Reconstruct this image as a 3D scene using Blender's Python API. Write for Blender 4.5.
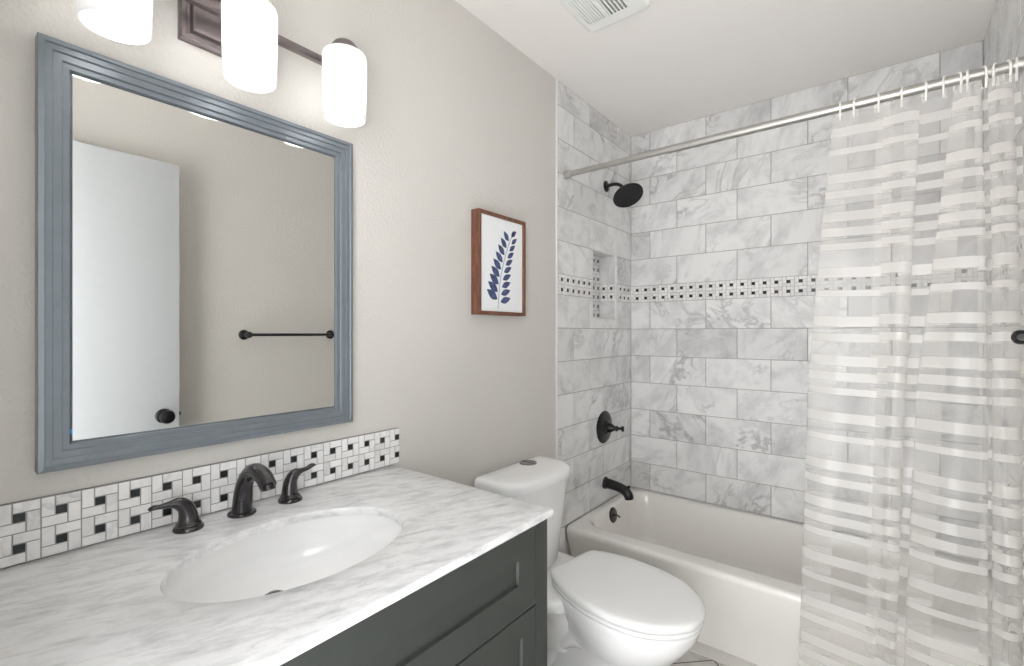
import bpy, bmesh, math, random
from mathutils import Vector, Matrix
PI = math.pi
R = math.radians
for o in list(bpy.data.objects):
    bpy.data.objects.remove(o)
C = bpy.context.scene.collection
sc = bpy.context.scene

# ------------------------------------------------------------------ camera
cd = bpy.data.cameras.new('camera')
cam = bpy.data.objects.new('camera', cd)
C.objects.link(cam)
cam.location = (1.172, 0.0, 1.2834)
cam.rotation_euler = (R(90), 0, R(38.34))
cd.sensor_width = 36.0
cd.lens = 36.0 * 471.0 / 1024.0
cd.clip_start = 0.02
sc.camera = cam

# ------------------------------------------------------------------ light, exposure
sc.view_settings.view_transform = 'Standard'
sc.view_settings.look = 'None'
sc.view_settings.gamma = 1.0
sc.view_settings.use_curve_mapping = False
sc.view_settings.exposure = 0.12
sc.cycles.max_bounces = 14
sc.cycles.diffuse_bounces = 8
sc.cycles.transparent_max_bounces = 24
sc.cycles.sample_clamp_indirect = 20.0
sc.cycles.use_denoising = True
world = bpy.data.worlds.new('doorway_fill')
sc.world = world
world.use_nodes = True
bgn = world.node_tree.nodes['Background']
# added fill light through the open doorway, stronger from below to lift the ceiling
_wt = world.node_tree
_wc = _wt.nodes.new('ShaderNodeTexCoord'); _ws = _wt.nodes.new('ShaderNodeSeparateXYZ'); _wr = _wt.nodes.new('ShaderNodeValToRGB')
_wm = _wt.nodes.new('ShaderNodeMapRange')
_wm.inputs['From Min'].default_value = -0.5; _wm.inputs['From Max'].default_value = 0.4
_wt.links.new(_wc.outputs['Generated'], _ws.inputs[0]); _wt.links.new(_ws.outputs[2], _wm.inputs[0]); _wt.links.new(_wm.outputs[0], _wr.inputs[0])
_wr.color_ramp.elements[0].color = (1.0, 0.995, 1.0, 1); _wr.color_ramp.elements[1].color = (0.55, 0.56, 0.57, 1)
_wt.links.new(_wr.outputs[0], bgn.inputs['Color'])
bgn.inputs['Strength'].default_value = 9.8
BULB_POWER = 30.0

# ------------------------------------------------------------------ helpers
def new_mat(name):
    m = bpy.data.materials.new(name)
    m.use_nodes = True
    return m, m.node_tree, m.node_tree.nodes['Principled BSDF']

def N(t, typ, **kw):
    n = t.nodes.new(typ)
    for k, v in kw.items():
        setattr(n, k, v)
    return n

def mth(t, op, a, b=None, c=None, clamp=False):
    n = t.nodes.new('ShaderNodeMath'); n.operation = op; n.use_clamp = clamp
    for i, v in enumerate((a, b, c)):
        if v is None: continue
        if isinstance(v, (int, float)): n.inputs[i].default_value = v
        else: t.links.new(v, n.inputs[i])
    return n.outputs[0]

def ramp(t, fac, stops):
    n = t.nodes.new('ShaderNodeValToRGB')
    e = n.color_ramp.elements
    while len(e) < len(stops): e.new(0.5)
    for i, (p, c) in enumerate(stops):
        e[i].position = p
        e[i].color = (*c, 1) if len(c) == 3 else c
    t.links.new(fac, n.inputs[0])
    return n.outputs[0]

def noise(t, vec, scale, detail=4, rough=0.55, dist=0.0):
    n = t.nodes.new('ShaderNodeTexNoise')
    n.inputs['Scale'].default_value = scale
    n.inputs['Detail'].default_value = detail
    n.inputs['Roughness'].default_value = rough
    n.inputs['Distortion'].default_value = dist
    if vec is not None: t.links.new(vec, n.inputs['Vector'])
    return n.outputs['Fac']

def bump(t, p, h, strength, dist):
    b = t.nodes.new('ShaderNodeBump')
    b.inputs['Strength'].default_value = strength
    b.inputs['Distance'].default_value = dist
    t.links.new(h, b.inputs['Height'])
    t.links.new(b.outputs[0], p.inputs['Normal'])

def plain(name, col, rough=0.5, metal=0.0, var=0.03, coat=0.0, scale=30):
    m, t, p = new_mat(name)
    tc = N(t, 'ShaderNodeTexCoord')
    f = noise(t, tc.outputs['Object'], scale, 3)
    a = tuple(max(0, c * (1 - var)) for c in col); b = tuple(min(1, c * (1 + var)) for c in col)
    t.links.new(ramp(t, f, [(0.3, a), (0.7, b)]), p.inputs['Base Color'])
    p.inputs['Roughness'].default_value = rough
    p.inputs['Metallic'].default_value = metal
    p.inputs['Coat Weight'].default_value = coat
    p.inputs['Coat Roughness'].default_value = 0.08
    return m

def painted_wall(name, col, amt=0.35):
    m, t, p = new_mat(name)
    tc = N(t, 'ShaderNodeTexCoord')
    f = noise(t, tc.outputs['Object'], 3, 2)
    a = tuple(c * 0.98 for c in col)
    t.links.new(ramp(t, f, [(0.3, a), (0.7, col)]), p.inputs['Base Color'])
    p.inputs['Roughness'].default_value = 0.6
    p.inputs['Specular IOR Level'].default_value = 0.3
    h = noise(t, tc.outputs['Object'], 110, 3, 0.5)
    h2 = ramp(t, h, [(0.40, (0, 0, 0)), (0.62, (1, 1, 1))])
    bump(t, p, h2, amt, 0.0015)
    return m

def marble(name, base, dark, rough, vein_scale, use_rnd=True, vein=0.55, cloud=0.5, aniso=(1, 1, 1), tone=0.05, coat=0.0, rot=(0.3, 0.5, 0.6), streak=None, dist=1.2):
    m, t, p = new_mat(name)
    tc = N(t, 'ShaderNodeTexCoord')
    mp = N(t, 'ShaderNodeMapping')
    mp.inputs['Rotation'].default_value = rot
    mp.inputs['Scale'].default_value = aniso
    t.links.new(tc.outputs['Object'], mp.inputs['Vector'])
    vec = mp.outputs[0]
    if streak:
        vec = tc.outputs['Object']
        if use_rnd:
            at0 = N(t, 'ShaderNodeAttribute', attribute_name='rnd')
            s0 = N(t, 'ShaderNodeSeparateXYZ'); t.links.new(at0.outputs['Vector'], s0.inputs[0])
            vr = N(t, 'ShaderNodeVectorRotate', rotation_type='AXIS_ANGLE')
            vr.inputs['Axis'].default_value = (0.6, -0.7, 0.0)
            t.links.new(vec, vr.inputs['Vector'])
            t.links.new(mth(t, 'MULTIPLY', mth(t, 'SUBTRACT', s0.outputs[0], 0.35), 1.8), vr.inputs['Angle'])
            vec = vr.outputs[0]
        for rr, ss in (((0, 0, R(streak[0])), (1, 1, 1)), ((0, R(streak[1]), 0), (1, 1, 1)), ((0, 0, 0), aniso)):
            q = N(t, 'ShaderNodeMapping'); q.inputs['Rotation'].default_value = rr; q.inputs['Scale'].default_value = ss
            t.links.new(vec, q.inputs['Vector']); vec = q.outputs[0]
    tonev = None
    if use_rnd:
        at = N(t, 'ShaderNodeAttribute', attribute_name='rnd')
        sc_ = N(t, 'ShaderNodeVectorMath', operation='SCALE'); sc_.inputs['Scale'].default_value = 37.0
        t.links.new(at.outputs['Vector'], sc_.inputs[0])
        ad = N(t, 'ShaderNodeVectorMath', operation='ADD')
        t.links.new(vec, ad.inputs[0]); t.links.new(sc_.outputs[0], ad.inputs[1])
        vec = ad.outputs[0]
        sp = N(t, 'ShaderNodeSeparateXYZ'); t.links.new(at.outputs['Vector'], sp.inputs[0])
        tonev = sp.outputs[2]
    n1 = noise(t, vec, vein_scale, 6, 0.6, dist)
    r = mth(t, 'ABSOLUTE', mth(t, 'SUBTRACT', n1, 0.5))
    line = mth(t, 'SUBTRACT', 1.0, mth(t, 'MULTIPLY', r, 16.0), clamp=True)
    line = mth(t, 'POWER', line, 1.6)
    n2 = noise(t, vec, vein_scale * 0.55, 4, 0.55, 0.4)
    mask = ramp(t, n2, [(0.42, (0, 0, 0)), (0.68, (1, 1, 1))])
    v = mth(t, 'MULTIPLY', mth(t, 'MULTIPLY', line, mask), vein)
    n3 = noise(t, vec, vein_scale * 1.3, 7, 0.66, dist * .5)
    cl = mth(t, 'MULTIPLY', ramp(t, n3, [(0.46, (0, 0, 0)), (0.78, (1, 1, 1))]), cloud)
    tot = mth(t, 'MAXIMUM', v, cl, clamp=True)
    if tonev is not None:
        tot = mth(t, 'ADD', tot, mth(t, 'MULTIPLY', mth(t, 'POWER', tonev, 2.0), tone), clamp=True)
    t.links.new(ramp(t, tot, [(0.0, base), (1.0, dark)]), p.inputs['Base Color'])
    p.inputs['Roughness'].default_value = rough
    p.inputs['Coat Weight'].default_value = coat
    return m

M = {}
M['wall'] = painted_wall('greige_wall_paint', (0.61, 0.59, 0.555))
M['ceiling'] = painted_wall('ceiling_paint', (0.84, 0.815, 0.79), 0.15)
M['white_paint'] = plain('white_trim_paint', (0.76, 0.77, 0.77), 0.35, var=0.01)
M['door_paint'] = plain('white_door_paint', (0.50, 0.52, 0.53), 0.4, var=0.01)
M['tile'] = marble('marble_wall_tile', (0.79, 0.79, 0.785), (0.33, 0.33, 0.335), 0.16, 4.2, vein=0.8, cloud=0.62, tone=0.30, aniso=(.42, 1.6, 1.6), streak=(-45, 35), dist=0.5)
M['grout'] = plain('grey_grout', (0.30, 0.295, 0.29), 0.9, scale=80)
M['mosaic'] = marble('marble_mosaic', (0.82, 0.81, 0.80), (0.42, 0.42, 0.43), 0.2, 8, vein=0.6, cloud=0.5, tone=0.25)
M['black_stone'] = plain('black_stone', (0.018, 0.019, 0.021), 0.18, var=0.3, scale=60)
M['counter'] = marble('carrara_counter', (0.70, 0.70, 0.70), (0.27, 0.28, 0.29), 0.14, 26, use_rnd=False, vein=0.40, cloud=0.75, aniso=(.38, 1.2, 1.2), streak=(-68, 0), dist=0.35)
M['ceramic'] = plain('white_ceramic', (0.86, 0.86, 0.855), 0.08, var=0.004, coat=0.4)
M['tub'] = plain('ivory_tub_enamel', (0.82, 0.80, 0.765), 0.14, var=0.006, coat=0.3)
M['plastic'] = plain('white_plastic', (0.84, 0.84, 0.83), 0.22, var=0.004)
M['cabinet'] = plain('charcoal_green_cabinet_paint', (0.033, 0.037, 0.033), 0.42, var=0.05)
M['dark_gap'] = plain('dark_recess', (0.02, 0.02, 0.02), 0.8)
M['bronze'] = plain('oil_rubbed_bronze', (0.045, 0.042, 0.044), 0.24, metal=0.6, var=0.25, scale=50, coat=0.3)
M['black_metal'] = plain('matte_black_metal', (0.012, 0.012, 0.013), 0.32, metal=0.3, var=0.2)
M['lamp_metal'] = plain('brushed_bronze_lamp_metal', (0.23, 0.20, 0.20), 0.34, metal=0.85, var=0.1)
M['nickel'] = plain('brushed_nickel', (0.50, 0.49, 0.47), 0.45, metal=1.0, var=0.05)
M['chrome'] = plain('chrome', (0.30, 0.30, 0.31), 0.22, metal=1.0, var=0.02)
M['vent_white'] = plain('vent_white_plastic', (0.80, 0.81, 0.79), 0.5, var=0.01)
M['frame_grey'] = plain('blue_grey_frame_paint', (0.175, 0.20, 0.225), 0.30, metal=0.25, var=0.04, coat=0.25)
M['paper'] = plain('print_paper', (0.80, 0.82, 0.83), 0.7, var=0.01)
M['tape'] = plain('blue_tape', (0.03, 0.30, 0.60), 0.6)
M['ring'] = plain('white_ring_plastic', (0.85, 0.84, 0.80), 0.3, var=0.01)

def mirror_mat():
    m, t, p = new_mat('silvered_mirror')
    p.inputs['Base Color'].default_value = (0.86, 0.865, 0.85, 1)
    p.inputs['Metallic'].default_value = 1.0
    p.inputs['Roughness'].default_value = 0.0
    return m
M['mirror'] = mirror_mat()

def wood_mat():
    m, t, p = new_mat('reddish_brown_wood')
    tc = N(t, 'ShaderNodeTexCoord')
    mp = N(t, 'ShaderNodeMapping'); mp.inputs['Scale'].default_value = (30, 30, 4)
    t.links.new(tc.outputs['Object'], mp.inputs['Vector'])
    f = noise(t, mp.outputs[0], 2.5, 6, 0.6, 1.5)
    t.links.new(ramp(t, f, [(0.25, (0.06, 0.024, 0.014)), (0.5, (0.15, 0.058, 0.032)), (0.8, (0.27, 0.12, 0.07))]), p.inputs['Base Color'])
    p.inputs['Roughness'].default_value = 0.45
    return m
M['wood'] = wood_mat()
M['leaf'] = plain('navy_ink_leaf', (0.055, 0.075, 0.17), 0.7, var=0.5, scale=60)

def floor_mat():
    m, t, p = new_mat('diagonal_marble_floor_tile')
    tc = N(t, 'ShaderNodeTexCoord')
    mp = N(t, 'ShaderNodeMapping')
    mp.inputs['Rotation'].default_value = (0, 0, R(-45))
    t.links.new(tc.outputs['Object'], mp.inputs['Vector'])
    br = N(t, 'ShaderNodeTexBrick')
    br.offset = 0.0; br.squash = 1.0
    br.inputs['Scale'].default_value = 1.0
    br.inputs['Mortar Size'].default_value = 0.003
    br.inputs['Mortar Smooth'].default_value = 0.1
    br.inputs['Brick Width'].default_value = 0.305
    br.inputs['Row Height'].default_value = 0.305
    br.inputs['Color1'].default_value = (0.60, 0.58, 0.55, 1)
    br.inputs['Color2'].default_value = (0.66, 0.64, 0.61, 1)
    br.inputs['Mortar'].default_value = (0.12, 0.095, 0.08, 1)
    t.links.new(mp.outputs[0], br.inputs['Vector'])
    f = noise(t, tc.outputs['Object'], 6, 6, 0.6, 1.0)
    mx = N(t, 'ShaderNodeMix', data_type='RGBA', blend_type='MULTIPLY')
    mx.inputs['Factor'].default_value = 1.0
    t.links.new(br.outputs['Color'], mx.inputs['A'])
    t.links.new(ramp(t, f, [(0.35, (0.8, 0.8, 0.8)), (0.6, (1, 1, 1))]), mx.inputs['B'])
    t.links.new(mx.outputs['Result'], p.inputs['Base Color'])
    p.inputs['Roughness'].default_value = 0.3
    return m
M['floor'] = floor_mat()
M['floor_border'] = marble('floor_border_tile', (0.66, 0.64, 0.61), (0.45, 0.44, 0.42), 0.3, 5, use_rnd=False)

def shade_mat():
    m, t, p = new_mat('frosted_glass_shade')
    t.nodes.remove(p)
    out = t.nodes['Material Output']
    tr = N(t, 'ShaderNodeBsdfTranslucent'); tr.inputs['Color'].default_value = (0.60, 0.60, 0.60, 1)
    df = N(t, 'ShaderNodeBsdfDiffuse'); df.inputs['Color'].default_value = (0.9, 0.9, 0.9, 1)
    gl = N(t, 'ShaderNodeBsdfGlossy'); gl.inputs['Roughness'].default_value = 0.2
    m1 = N(t, 'ShaderNodeMixShader'); m1.inputs[0].default_value = 0.45
    t.links.new(tr.outputs[0], m1.inputs[1]); t.links.new(df.outputs[0], m1.inputs[2])
    tc = N(t, 'ShaderNodeTexCoord')
    m2 = N(t, 'ShaderNodeMixShader'); m2.inputs[0].default_value = 0.05
    t.links.new(m1.outputs[0], m2.inputs[1]); t.links.new(gl.outputs[0], m2.inputs[2])
    t.links.new(m2.outputs[0], out.inputs['Surface'])
    return m
M['shade'] = shade_mat()

def bulb_mat():
    m, t, p = new_mat('lit_bulb')
    p.inputs['Emission Color'].default_value = (1, 0.985, 0.965, 1)
    p.inputs['Emission Strength'].default_value = BULB_POWER
    return m
M['bulb'] = bulb_mat()

def curtain_mat():
    m, t, p = new_mat('sheer_striped_curtain')
    t.nodes.remove(p)
    out = t.nodes['Material Output']
    uv = N(t, 'ShaderNodeUVMap', uv_map='UVMap')
    sp = N(t, 'ShaderNodeSeparateXYZ'); t.links.new(uv.outputs[0], sp.inputs[0])
    v = sp.outputs[1]                                    # metres along the drop, from the reference stripe
    ph = mth(t, 'FLOORED_MODULO', v, 0.459)
    mask = None
    for c0, w in ((0.0, .034), (.050, .030), (.097, .024), (.180, .034), (.246, .022), (.334, .033), (.386, .027), (.459, .034)):
        d = mth(t, 'ABSOLUTE', mth(t, 'SUBTRACT', ph, c0))
        s = mth(t, 'MULTIPLY', mth(t, 'SUBTRACT', w / 2, d), 600.0, clamp=True)
        mask = s if mask is None else mth(t, 'MAXIMUM', mask, s)
    # fine slub of the weave
    tc = N(t, 'ShaderNodeTexCoord')
    mp = N(t, 'ShaderNodeMapping'); mp.inputs['Scale'].default_value = (260, 30, 1)
    t.links.new(uv.outputs[0], mp.inputs['Vector'])
    nz = noise(t, mp.outputs[0], 1.0, 2)
    alpha = mth(t, 'ADD', mth(t, 'MULTIPLY', mask, 0.51), mth(t, 'ADD', 0.262, mth(t, 'MULTIPLY', nz, 0.012)), clamp=True)
    tp = N(t, 'ShaderNodeBsdfTransparent')
    df = N(t, 'ShaderNodeBsdfDiffuse'); df.inputs['Color'].default_value = (0.86, 0.845, 0.82, 1)
    tl = N(t, 'ShaderNodeBsdfTranslucent'); tl.inputs['Color'].default_value = (0.86, 0.845, 0.82, 1)
    m1 = N(t, 'ShaderNodeMixShader'); m1.inputs[0].default_value = 0.45
    t.links.new(df.outputs[0], m1.inputs[1]); t.links.new(tl.outputs[0], m1.inputs[2])
    gl = N(t, 'ShaderNodeBsdfGlossy'); gl.inputs['Roughness'].default_value = 0.2
    m0 = N(t, 'ShaderNodeMixShader'); m0.inputs[0].default_value = 0.035
    t.links.new(m1.outputs[0], m0.inputs[1]); t.links.new(gl.outputs[0], m0.inputs[2])
    m2 = N(t, 'ShaderNodeMixShader')
    t.links.new(alpha, m2.inputs[0])
    t.links.new(tp.outputs[0], m2.inputs[1]); t.links.new(m0.outputs[0], m2.inputs[2])
    t.links.new(m2.outputs[0], out.inputs['Surface'])
    return m
M['curtain'] = curtain_mat()

# ---- object helpers
def obj(name, bm, mats, parent=None, smooth=True, auto=35, recalc=True):
    if recalc:
        bmesh.ops.recalc_face_normals(bm, faces=bm.faces)
    me = bpy.data.meshes.new(name)
    bm.to_mesh(me); bm.free()
    for mm in (mats if isinstance(mats, (list, tuple)) else [mats]):
        me.materials.append(M[mm])
    if smooth:
        me.shade_smooth()
        if auto is not None:
            me.set_sharp_from_angle(angle=R(auto))
    o = bpy.data.objects.new(name, me)
    C.objects.link(o)
    if parent is not None:
        o.parent = parent
        o.matrix_parent_inverse = Matrix.Translation(parent.location).inverted() if parent.rotation_euler[2] == 0 else parent_world(parent).inverted()
    return o

def parent_world(p):
    m = Matrix.Translation(p.location) @ p.rotation_euler.to_matrix().to_4x4()
    return m

def tag(o, label=None, cat=None, group=None, kind=None):
    if label: o['label'] = label
    if cat: o['category'] = cat
    if group: o['group'] = group
    if kind: o['kind'] = kind
    return o

def thing(name, loc, label, cat, group=None):
    o = bpy.data.objects.new(name, None)
    C.objects.link(o)
    o.location = loc
    o.empty_display_size = 0.05
    return tag(o, label, cat, group)

def box(bm, x0, x1, y0, y1, z0, z1, bev=0.0, mi=0, seg=2):
    vs = [bm.verts.new((x, y, z)) for x in (x0, x1) for y in (y0, y1) for z in (z0, z1)]
    fs = [bm.faces.new([vs[i] for i in q]) for q in ((0, 1, 3, 2), (4, 6, 7, 5), (0, 4, 5, 1), (2, 3, 7, 6), (0, 2, 6, 4), (1, 5, 7, 3))]
    for f in fs: f.material_index = mi
    if bev > 0:
        es = list({e for f in fs for e in f.edges})
        r = bmesh.ops.bevel(bm, geom=es, offset=bev, segments=seg, affect='EDGES', profile=0.6)
        for f in r['faces']: f.material_index = mi
    return bm

def boxbm(*a, **k):
    return box(bmesh.new(), *a, **k)

def loft(bm, loops, cap0=True, cap1=True, closed=True, mi=0):
    L = [[bm.verts.new(p) for p in lp] for lp in loops]
    n = len(L[0])
    for a, b in zip(L[:-1], L[1:]):
        for i in range(n if closed else n - 1):
            j = (i + 1) % n
            f = bm.faces.new((a[i], a[j], b[j], b[i])); f.material_index = mi
    if cap0: bm.faces.new(L[0][::-1]).material_index = mi
    if cap1: bm.faces.new(L[-1]).material_index = mi
    return L

def frame_of(d):
    d = Vector(d).normalized()
    up = Vector((0, 0, 1)) if abs(d.z) < 0.95 else Vector((1, 0, 0))
    a = d.cross(up).normalized(); b = d.cross(a).normalized()
    return a, b

def lathe(bm, origin, axis, prof, n=32, cap0=True, cap1=True, mi=0):
    """prof: (radius, distance along axis)"""
    o = Vector(origin); d = Vector(axis).normalized(); a, b = frame_of(d)
    loops = []
    for r, h in prof:
        r = max(r, 1e-5)
        loops.append([o + d * h + (a * math.cos(2 * PI * k / n) + b * math.sin(2 * PI * k / n)) * r for k in range(n)])
    return loft(bm, loops, cap0, cap1, mi=mi)

def cr(pts, n=8, closed=False):
    P = [Vector(p) for p in pts]
    out = []
    m = len(P)
    for i in range(m if closed else m - 1):
        if closed:
            p0, p1, p2, p3 = P[(i - 1) % m], P[i], P[(i + 1) % m], P[(i + 2) % m]
        else:
            p0, p1, p2, p3 = P[max(i - 1, 0)], P[i], P[i + 1], P[min(i + 2, m - 1)]
        for k in range(n):
            s = k / n
            out.append(0.5 * ((2 * p1) + (p2 - p0) * s + (2 * p0 - 5 * p1 + 4 * p2 - p3) * s * s + (3 * p1 - p0 - 3 * p2 + p3) * s ** 3))
    if not closed: out.append(P[-1])
    return out

def tube(bm, pts, radii, n=16, smooth_n=6, flat=None, mi=0, caps=True):
    """sweep; radii per control point (r or (ra, rb))"""
    rad = [(r, r) if isinstance(r, (int, float)) else r for r in radii]
    if smooth_n:
        ps = cr(pts, smooth_n)
        rs = cr([(a, b, 0) for a, b in rad], smooth_n)
    else:
        ps = [Vector(p) for p in pts]; rs = [Vector((a, b, 0)) for a, b in rad]
    loops = []
    prev = None
    for i, p in enumerate(ps):
        d = (ps[min(i + 1, len(ps) - 1)] - ps[max(i - 1, 0)]).normalized()
        if prev is None:
            a, b = frame_of(d)
        else:
            a = (prev - d * prev.dot(d)).normalized(); b = d.cross(a).normalized()
        prev = a
        loops.append([p + a * math.cos(2 * PI * k / n) * rs[i].x + b * math.sin(2 * PI * k / n) * rs[i].y for k in range(n)])
    loft(bm, loops, caps, caps, mi=mi)
    return bm

def rrect(x0, x1, y0, y1, r, z, n=8):
    r = min(r, (x1 - x0) / 2 - 1e-4, (y1 - y0) / 2 - 1e-4)
    out = []
    for cx, cy, a0 in ((x1 - r, y1 - r, 0), (x0 + r, y1 - r, 90), (x0 + r, y0 + r, 180), (x1 - r, y0 + r, 270)):
        for k in range(n + 1):
            a = R(a0 + 90 * k / n)
            out.append((cx + r * math.cos(a), cy + r * math.sin(a), z))
    return out

# ================================================================== setting
W = 1.478      # room width
D = 2.612      # far wall
H = 2.44       # ceiling
TY = 1.8115    # where the wall tile starts
NY = -0.07     # near wall, room side

def struct(name, bm, mats, parent=None, **k):
    o = obj(name, bm, mats, parent, **k)
    if parent is None: o['kind'] = 'structure'
    return o

NCH = dict(y0=2.151, y1=2.405, z0=1.357, z1=1.712)     # shower niche

floor = struct('floor', boxbm(0, W, NY - .12, 2.03, -0.10, 0.0), 'floor', smooth=False)
# shift the pattern so a tile corner meets the border joint
floor.location = (0, 0, 0)
fb = bmesh.new(); box(fb, 0.0, W, 1.939, 2.03, 0.0, 0.004, 0.001)
struct('trim_1', fb, 'floor_border')
struct('ceiling', boxbm(-0.12, W + 0.12, NY - 0.12, D + 0.12, H, H + 0.1), 'ceiling', smooth=False)

g = 0.008    # tile build-up stands this far proud of the painted wall; tile face is x = 0
b = bmesh.new()
box(b, -0.14, 0.0, NY - 0.12, TY, -0.1, H)                     # painted stretch
for (a0, a1, c0, c1) in ((TY, D + .12, -0.1, NCH['z0']), (TY, D + .12, NCH['z1'], H), (TY, NCH['y0'], NCH['z0'], NCH['z1']), (NCH['y1'], D + .12, NCH['z0'], NCH['z1'])):
    box(b, -0.14, -g, a0, a1, c0, c1)
box(b, -0.14, -0.10, NCH['y0'], NCH['y1'], NCH['z0'], NCH['z1'])
wl = struct('wall_left', b, 'wall', smooth=False)
wf = struct('wall_far', boxbm(-0.14, W + 0.14, D + g, D + 0.12, -0.1, H), 'wall', smooth=False)
b = bmesh.new()
box(b, W, W + 0.12, NY - 0.12, TY, -0.1, H)
box(b, W + g, W + 0.12, TY, D + .12, -0.1, H)
wr = struct('wall_right', b, 'wall', smooth=False)
b = bmesh.new()
DX0, DX1, DZ = 0.66, 1.43, 2.07
box(b, 0, DX0, NY - 0.12, NY, -0.1, H)
box(b, DX1, W, NY - 0.12, NY, -0.1, H)
box(b, DX0, DX1, NY - 0.12, NY, DZ, H)
struct('wall_near', b, 'wall', smooth=False)
b = bmesh.new()
box(b, DX0 - .057, DX0, NY, NY + .015, 0, DZ + .057, .004)
box(b, DX0, DX1, NY, NY + .015, DZ, DZ + .057, .004)
struct('trim_2', b, 'white_paint')
b = bmesh.new(); box(b, 0.0, .013, .90, TY - .002, 0.0, .09, .003)
struct('baseboard_left', b, 'white_paint')
b = bmesh.new(); box(b, W - .013, W, .77, TY - .002, 0.0, .09, .003)
struct('baseboard_right', b, 'white_paint')

# ---- tile fields -------------------------------------------------
TP, TH = 0.155, 0.1545
X0 = 0.115
ZB, ZT = 1.4612, 1.556
ZR = 0.380           # tile starts on the tub rim

def rect_sub(r, h):
    """r minus h, as rectangles (u0,u1,v0,v1)"""
    u0, u1, v0, v1 = r; a0, a1, b0, b1 = h
    if a0 >= u1 or a1 <= u0 or b0 >= v1 or b1 <= v0: return [r]
    out = []
    if a0 > u0: out.append((u0, a0, v0, v1))
    if a1 < u1: out.append((a1, u1, v0, v1))
    m0, m1 = max(u0, a0), min(u1, a1)
    if b0 > v0: out.append((m0, m1, v0, b0))
    if b1 < v1: out.append((m0, m1, b1, v1))
    return out

def add_slab(bm, lay, P, r, face, back, rnd, mi, bev=0.0012):
    u0, u1, v0, v1 = r
    if u1 - u0 < 0.004 or v1 - v0 < 0.004: return
    bb = min(bev, (u1 - u0) / 4, (v1 - v0) / 4)
    def ring(i, h): return [bm.verts.new(P(u, v, h)) for u, v in ((u0 + i, v0 + i), (u1 - i, v0 + i), (u1 - i, v1 - i), (u0 + i, v1 - i))]
    A, B_, T = ring(0, back), ring(0, face - bb * 0.7), ring(bb, face)
    fs = [bm.faces.new(T)]
    for a, c in ((A, B_), (B_, T)):
        for k in range(4):
            fs.append(bm.faces.new((a[k], a[(k + 1) % 4], c[(k + 1) % 4], c[k])))
    for f in fs:
        f.material_index = mi
        f[lay] = rnd

def rv(rg): return Vector((rg.random(), rg.random(), rg.random()))

def tile_field(name, P, urange, rows, joints, parent, holes=(), seed=1, gap=0.0030):
    """rows: list of (v0, v1, parity). joints: u of joint k=0 (half-tile step TH)"""
    rg = random.Random(seed)
    bm = bmesh.new(); lay = bm.faces.layers.float_vector.new('rnd')
    ua, ub = urange
    gr = [(ua, ub, rows[0][0], max(r[1] for r in rows))]
    for h in holes:
        gr = [q for r in gr for q in rect_sub(r, h)]
    for r in gr: add_slab(bm, lay, P, r, -0.0014, -g + 0.0001, Vector((0, 0, 0)), 1, 0)
    for (v0, v1, par) in rows:
        k = -40 + par
        while joints + k * TH < ub:
            u0 = max(joints + k * TH, ua); u1 = min(joints + (k + 2) * TH, ub)
            if u1 - u0 > 0.004:
                rnd = rv(rg)
                parts = [(u0 + gap / 2, u1 - gap / 2, v0 + gap / 2, v1 - gap / 2)]
                for h in holes: parts = [q for r in parts for q in rect_sub(r, h)]
                for r in parts: add_slab(bm, lay, P, r, 0.0, -g + 0.0002, rnd, 0)
            k += 2
    return obj(name, bm, ['tile', 'grout'], parent, smooth=False)

def pinwheel(name, P, urange, vr, U, parent, holes=(), seed=2, u_first=0.0, gap=0.0017, dot=0.33, flip=False, base=None):
    """basket of four slips round a dark dot; two or more rows of units of width U"""
    rg = random.Random(seed)
    bm = bmesh.new(); lay = bm.faces.layers.float_vector.new('rnd')
    ua, ub = urange; v0, v1 = vr
    nrow = max(1, round((v1 - v0) / U)); V = (v1 - v0) / nrow
    back = -g + 0.0001 if base is None else base
    gr = [(ua, ub, v0, v1)]
    for h in holes: gr = [q for r in gr for q in rect_sub(r, h)]
    for r in gr: add_slab(bm, lay, P, r, -0.0012, back, Vector((0, 0, 0)), 2, 0)
    k = math.floor((ua - u_first) / U) - 1
    while u_first + k * U < ub:
        c0 = u_first + k * U
        for j in range(nrow):
            a = (1 - dot) / 2; c = 1 - a
            for (p0, p1, q0, q1, mi) in ((0, a, a, 1, 0), (a, 1, c, 1, 0), (c, 1, 0, c, 0), (0, c, 0, a, 0), (a, c, a, c, 1)):
                r = (c0 + p0 * U + gap / 2, c0 + p1 * U - gap / 2, v0 + (j + q0) * V + gap / 2, v0 + (j + q1) * V - gap / 2)
                rs = [(max(r[0], ua), min(r[1], ub), r[2], r[3])]
                for h in holes: rs = [q for s in rs for q in rect_sub(s, h)]
                rnd = rv(rg)
                for s in rs:
                    if s[1] - s[0] > 0.003: add_slab(bm, lay, P, s, 0.0, back + 0.0001, rnd, mi, 0.0008)
        k += 1
    return obj(name, bm, ['mosaic', 'black_stone', 'grout'], parent, smooth=False)

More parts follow.
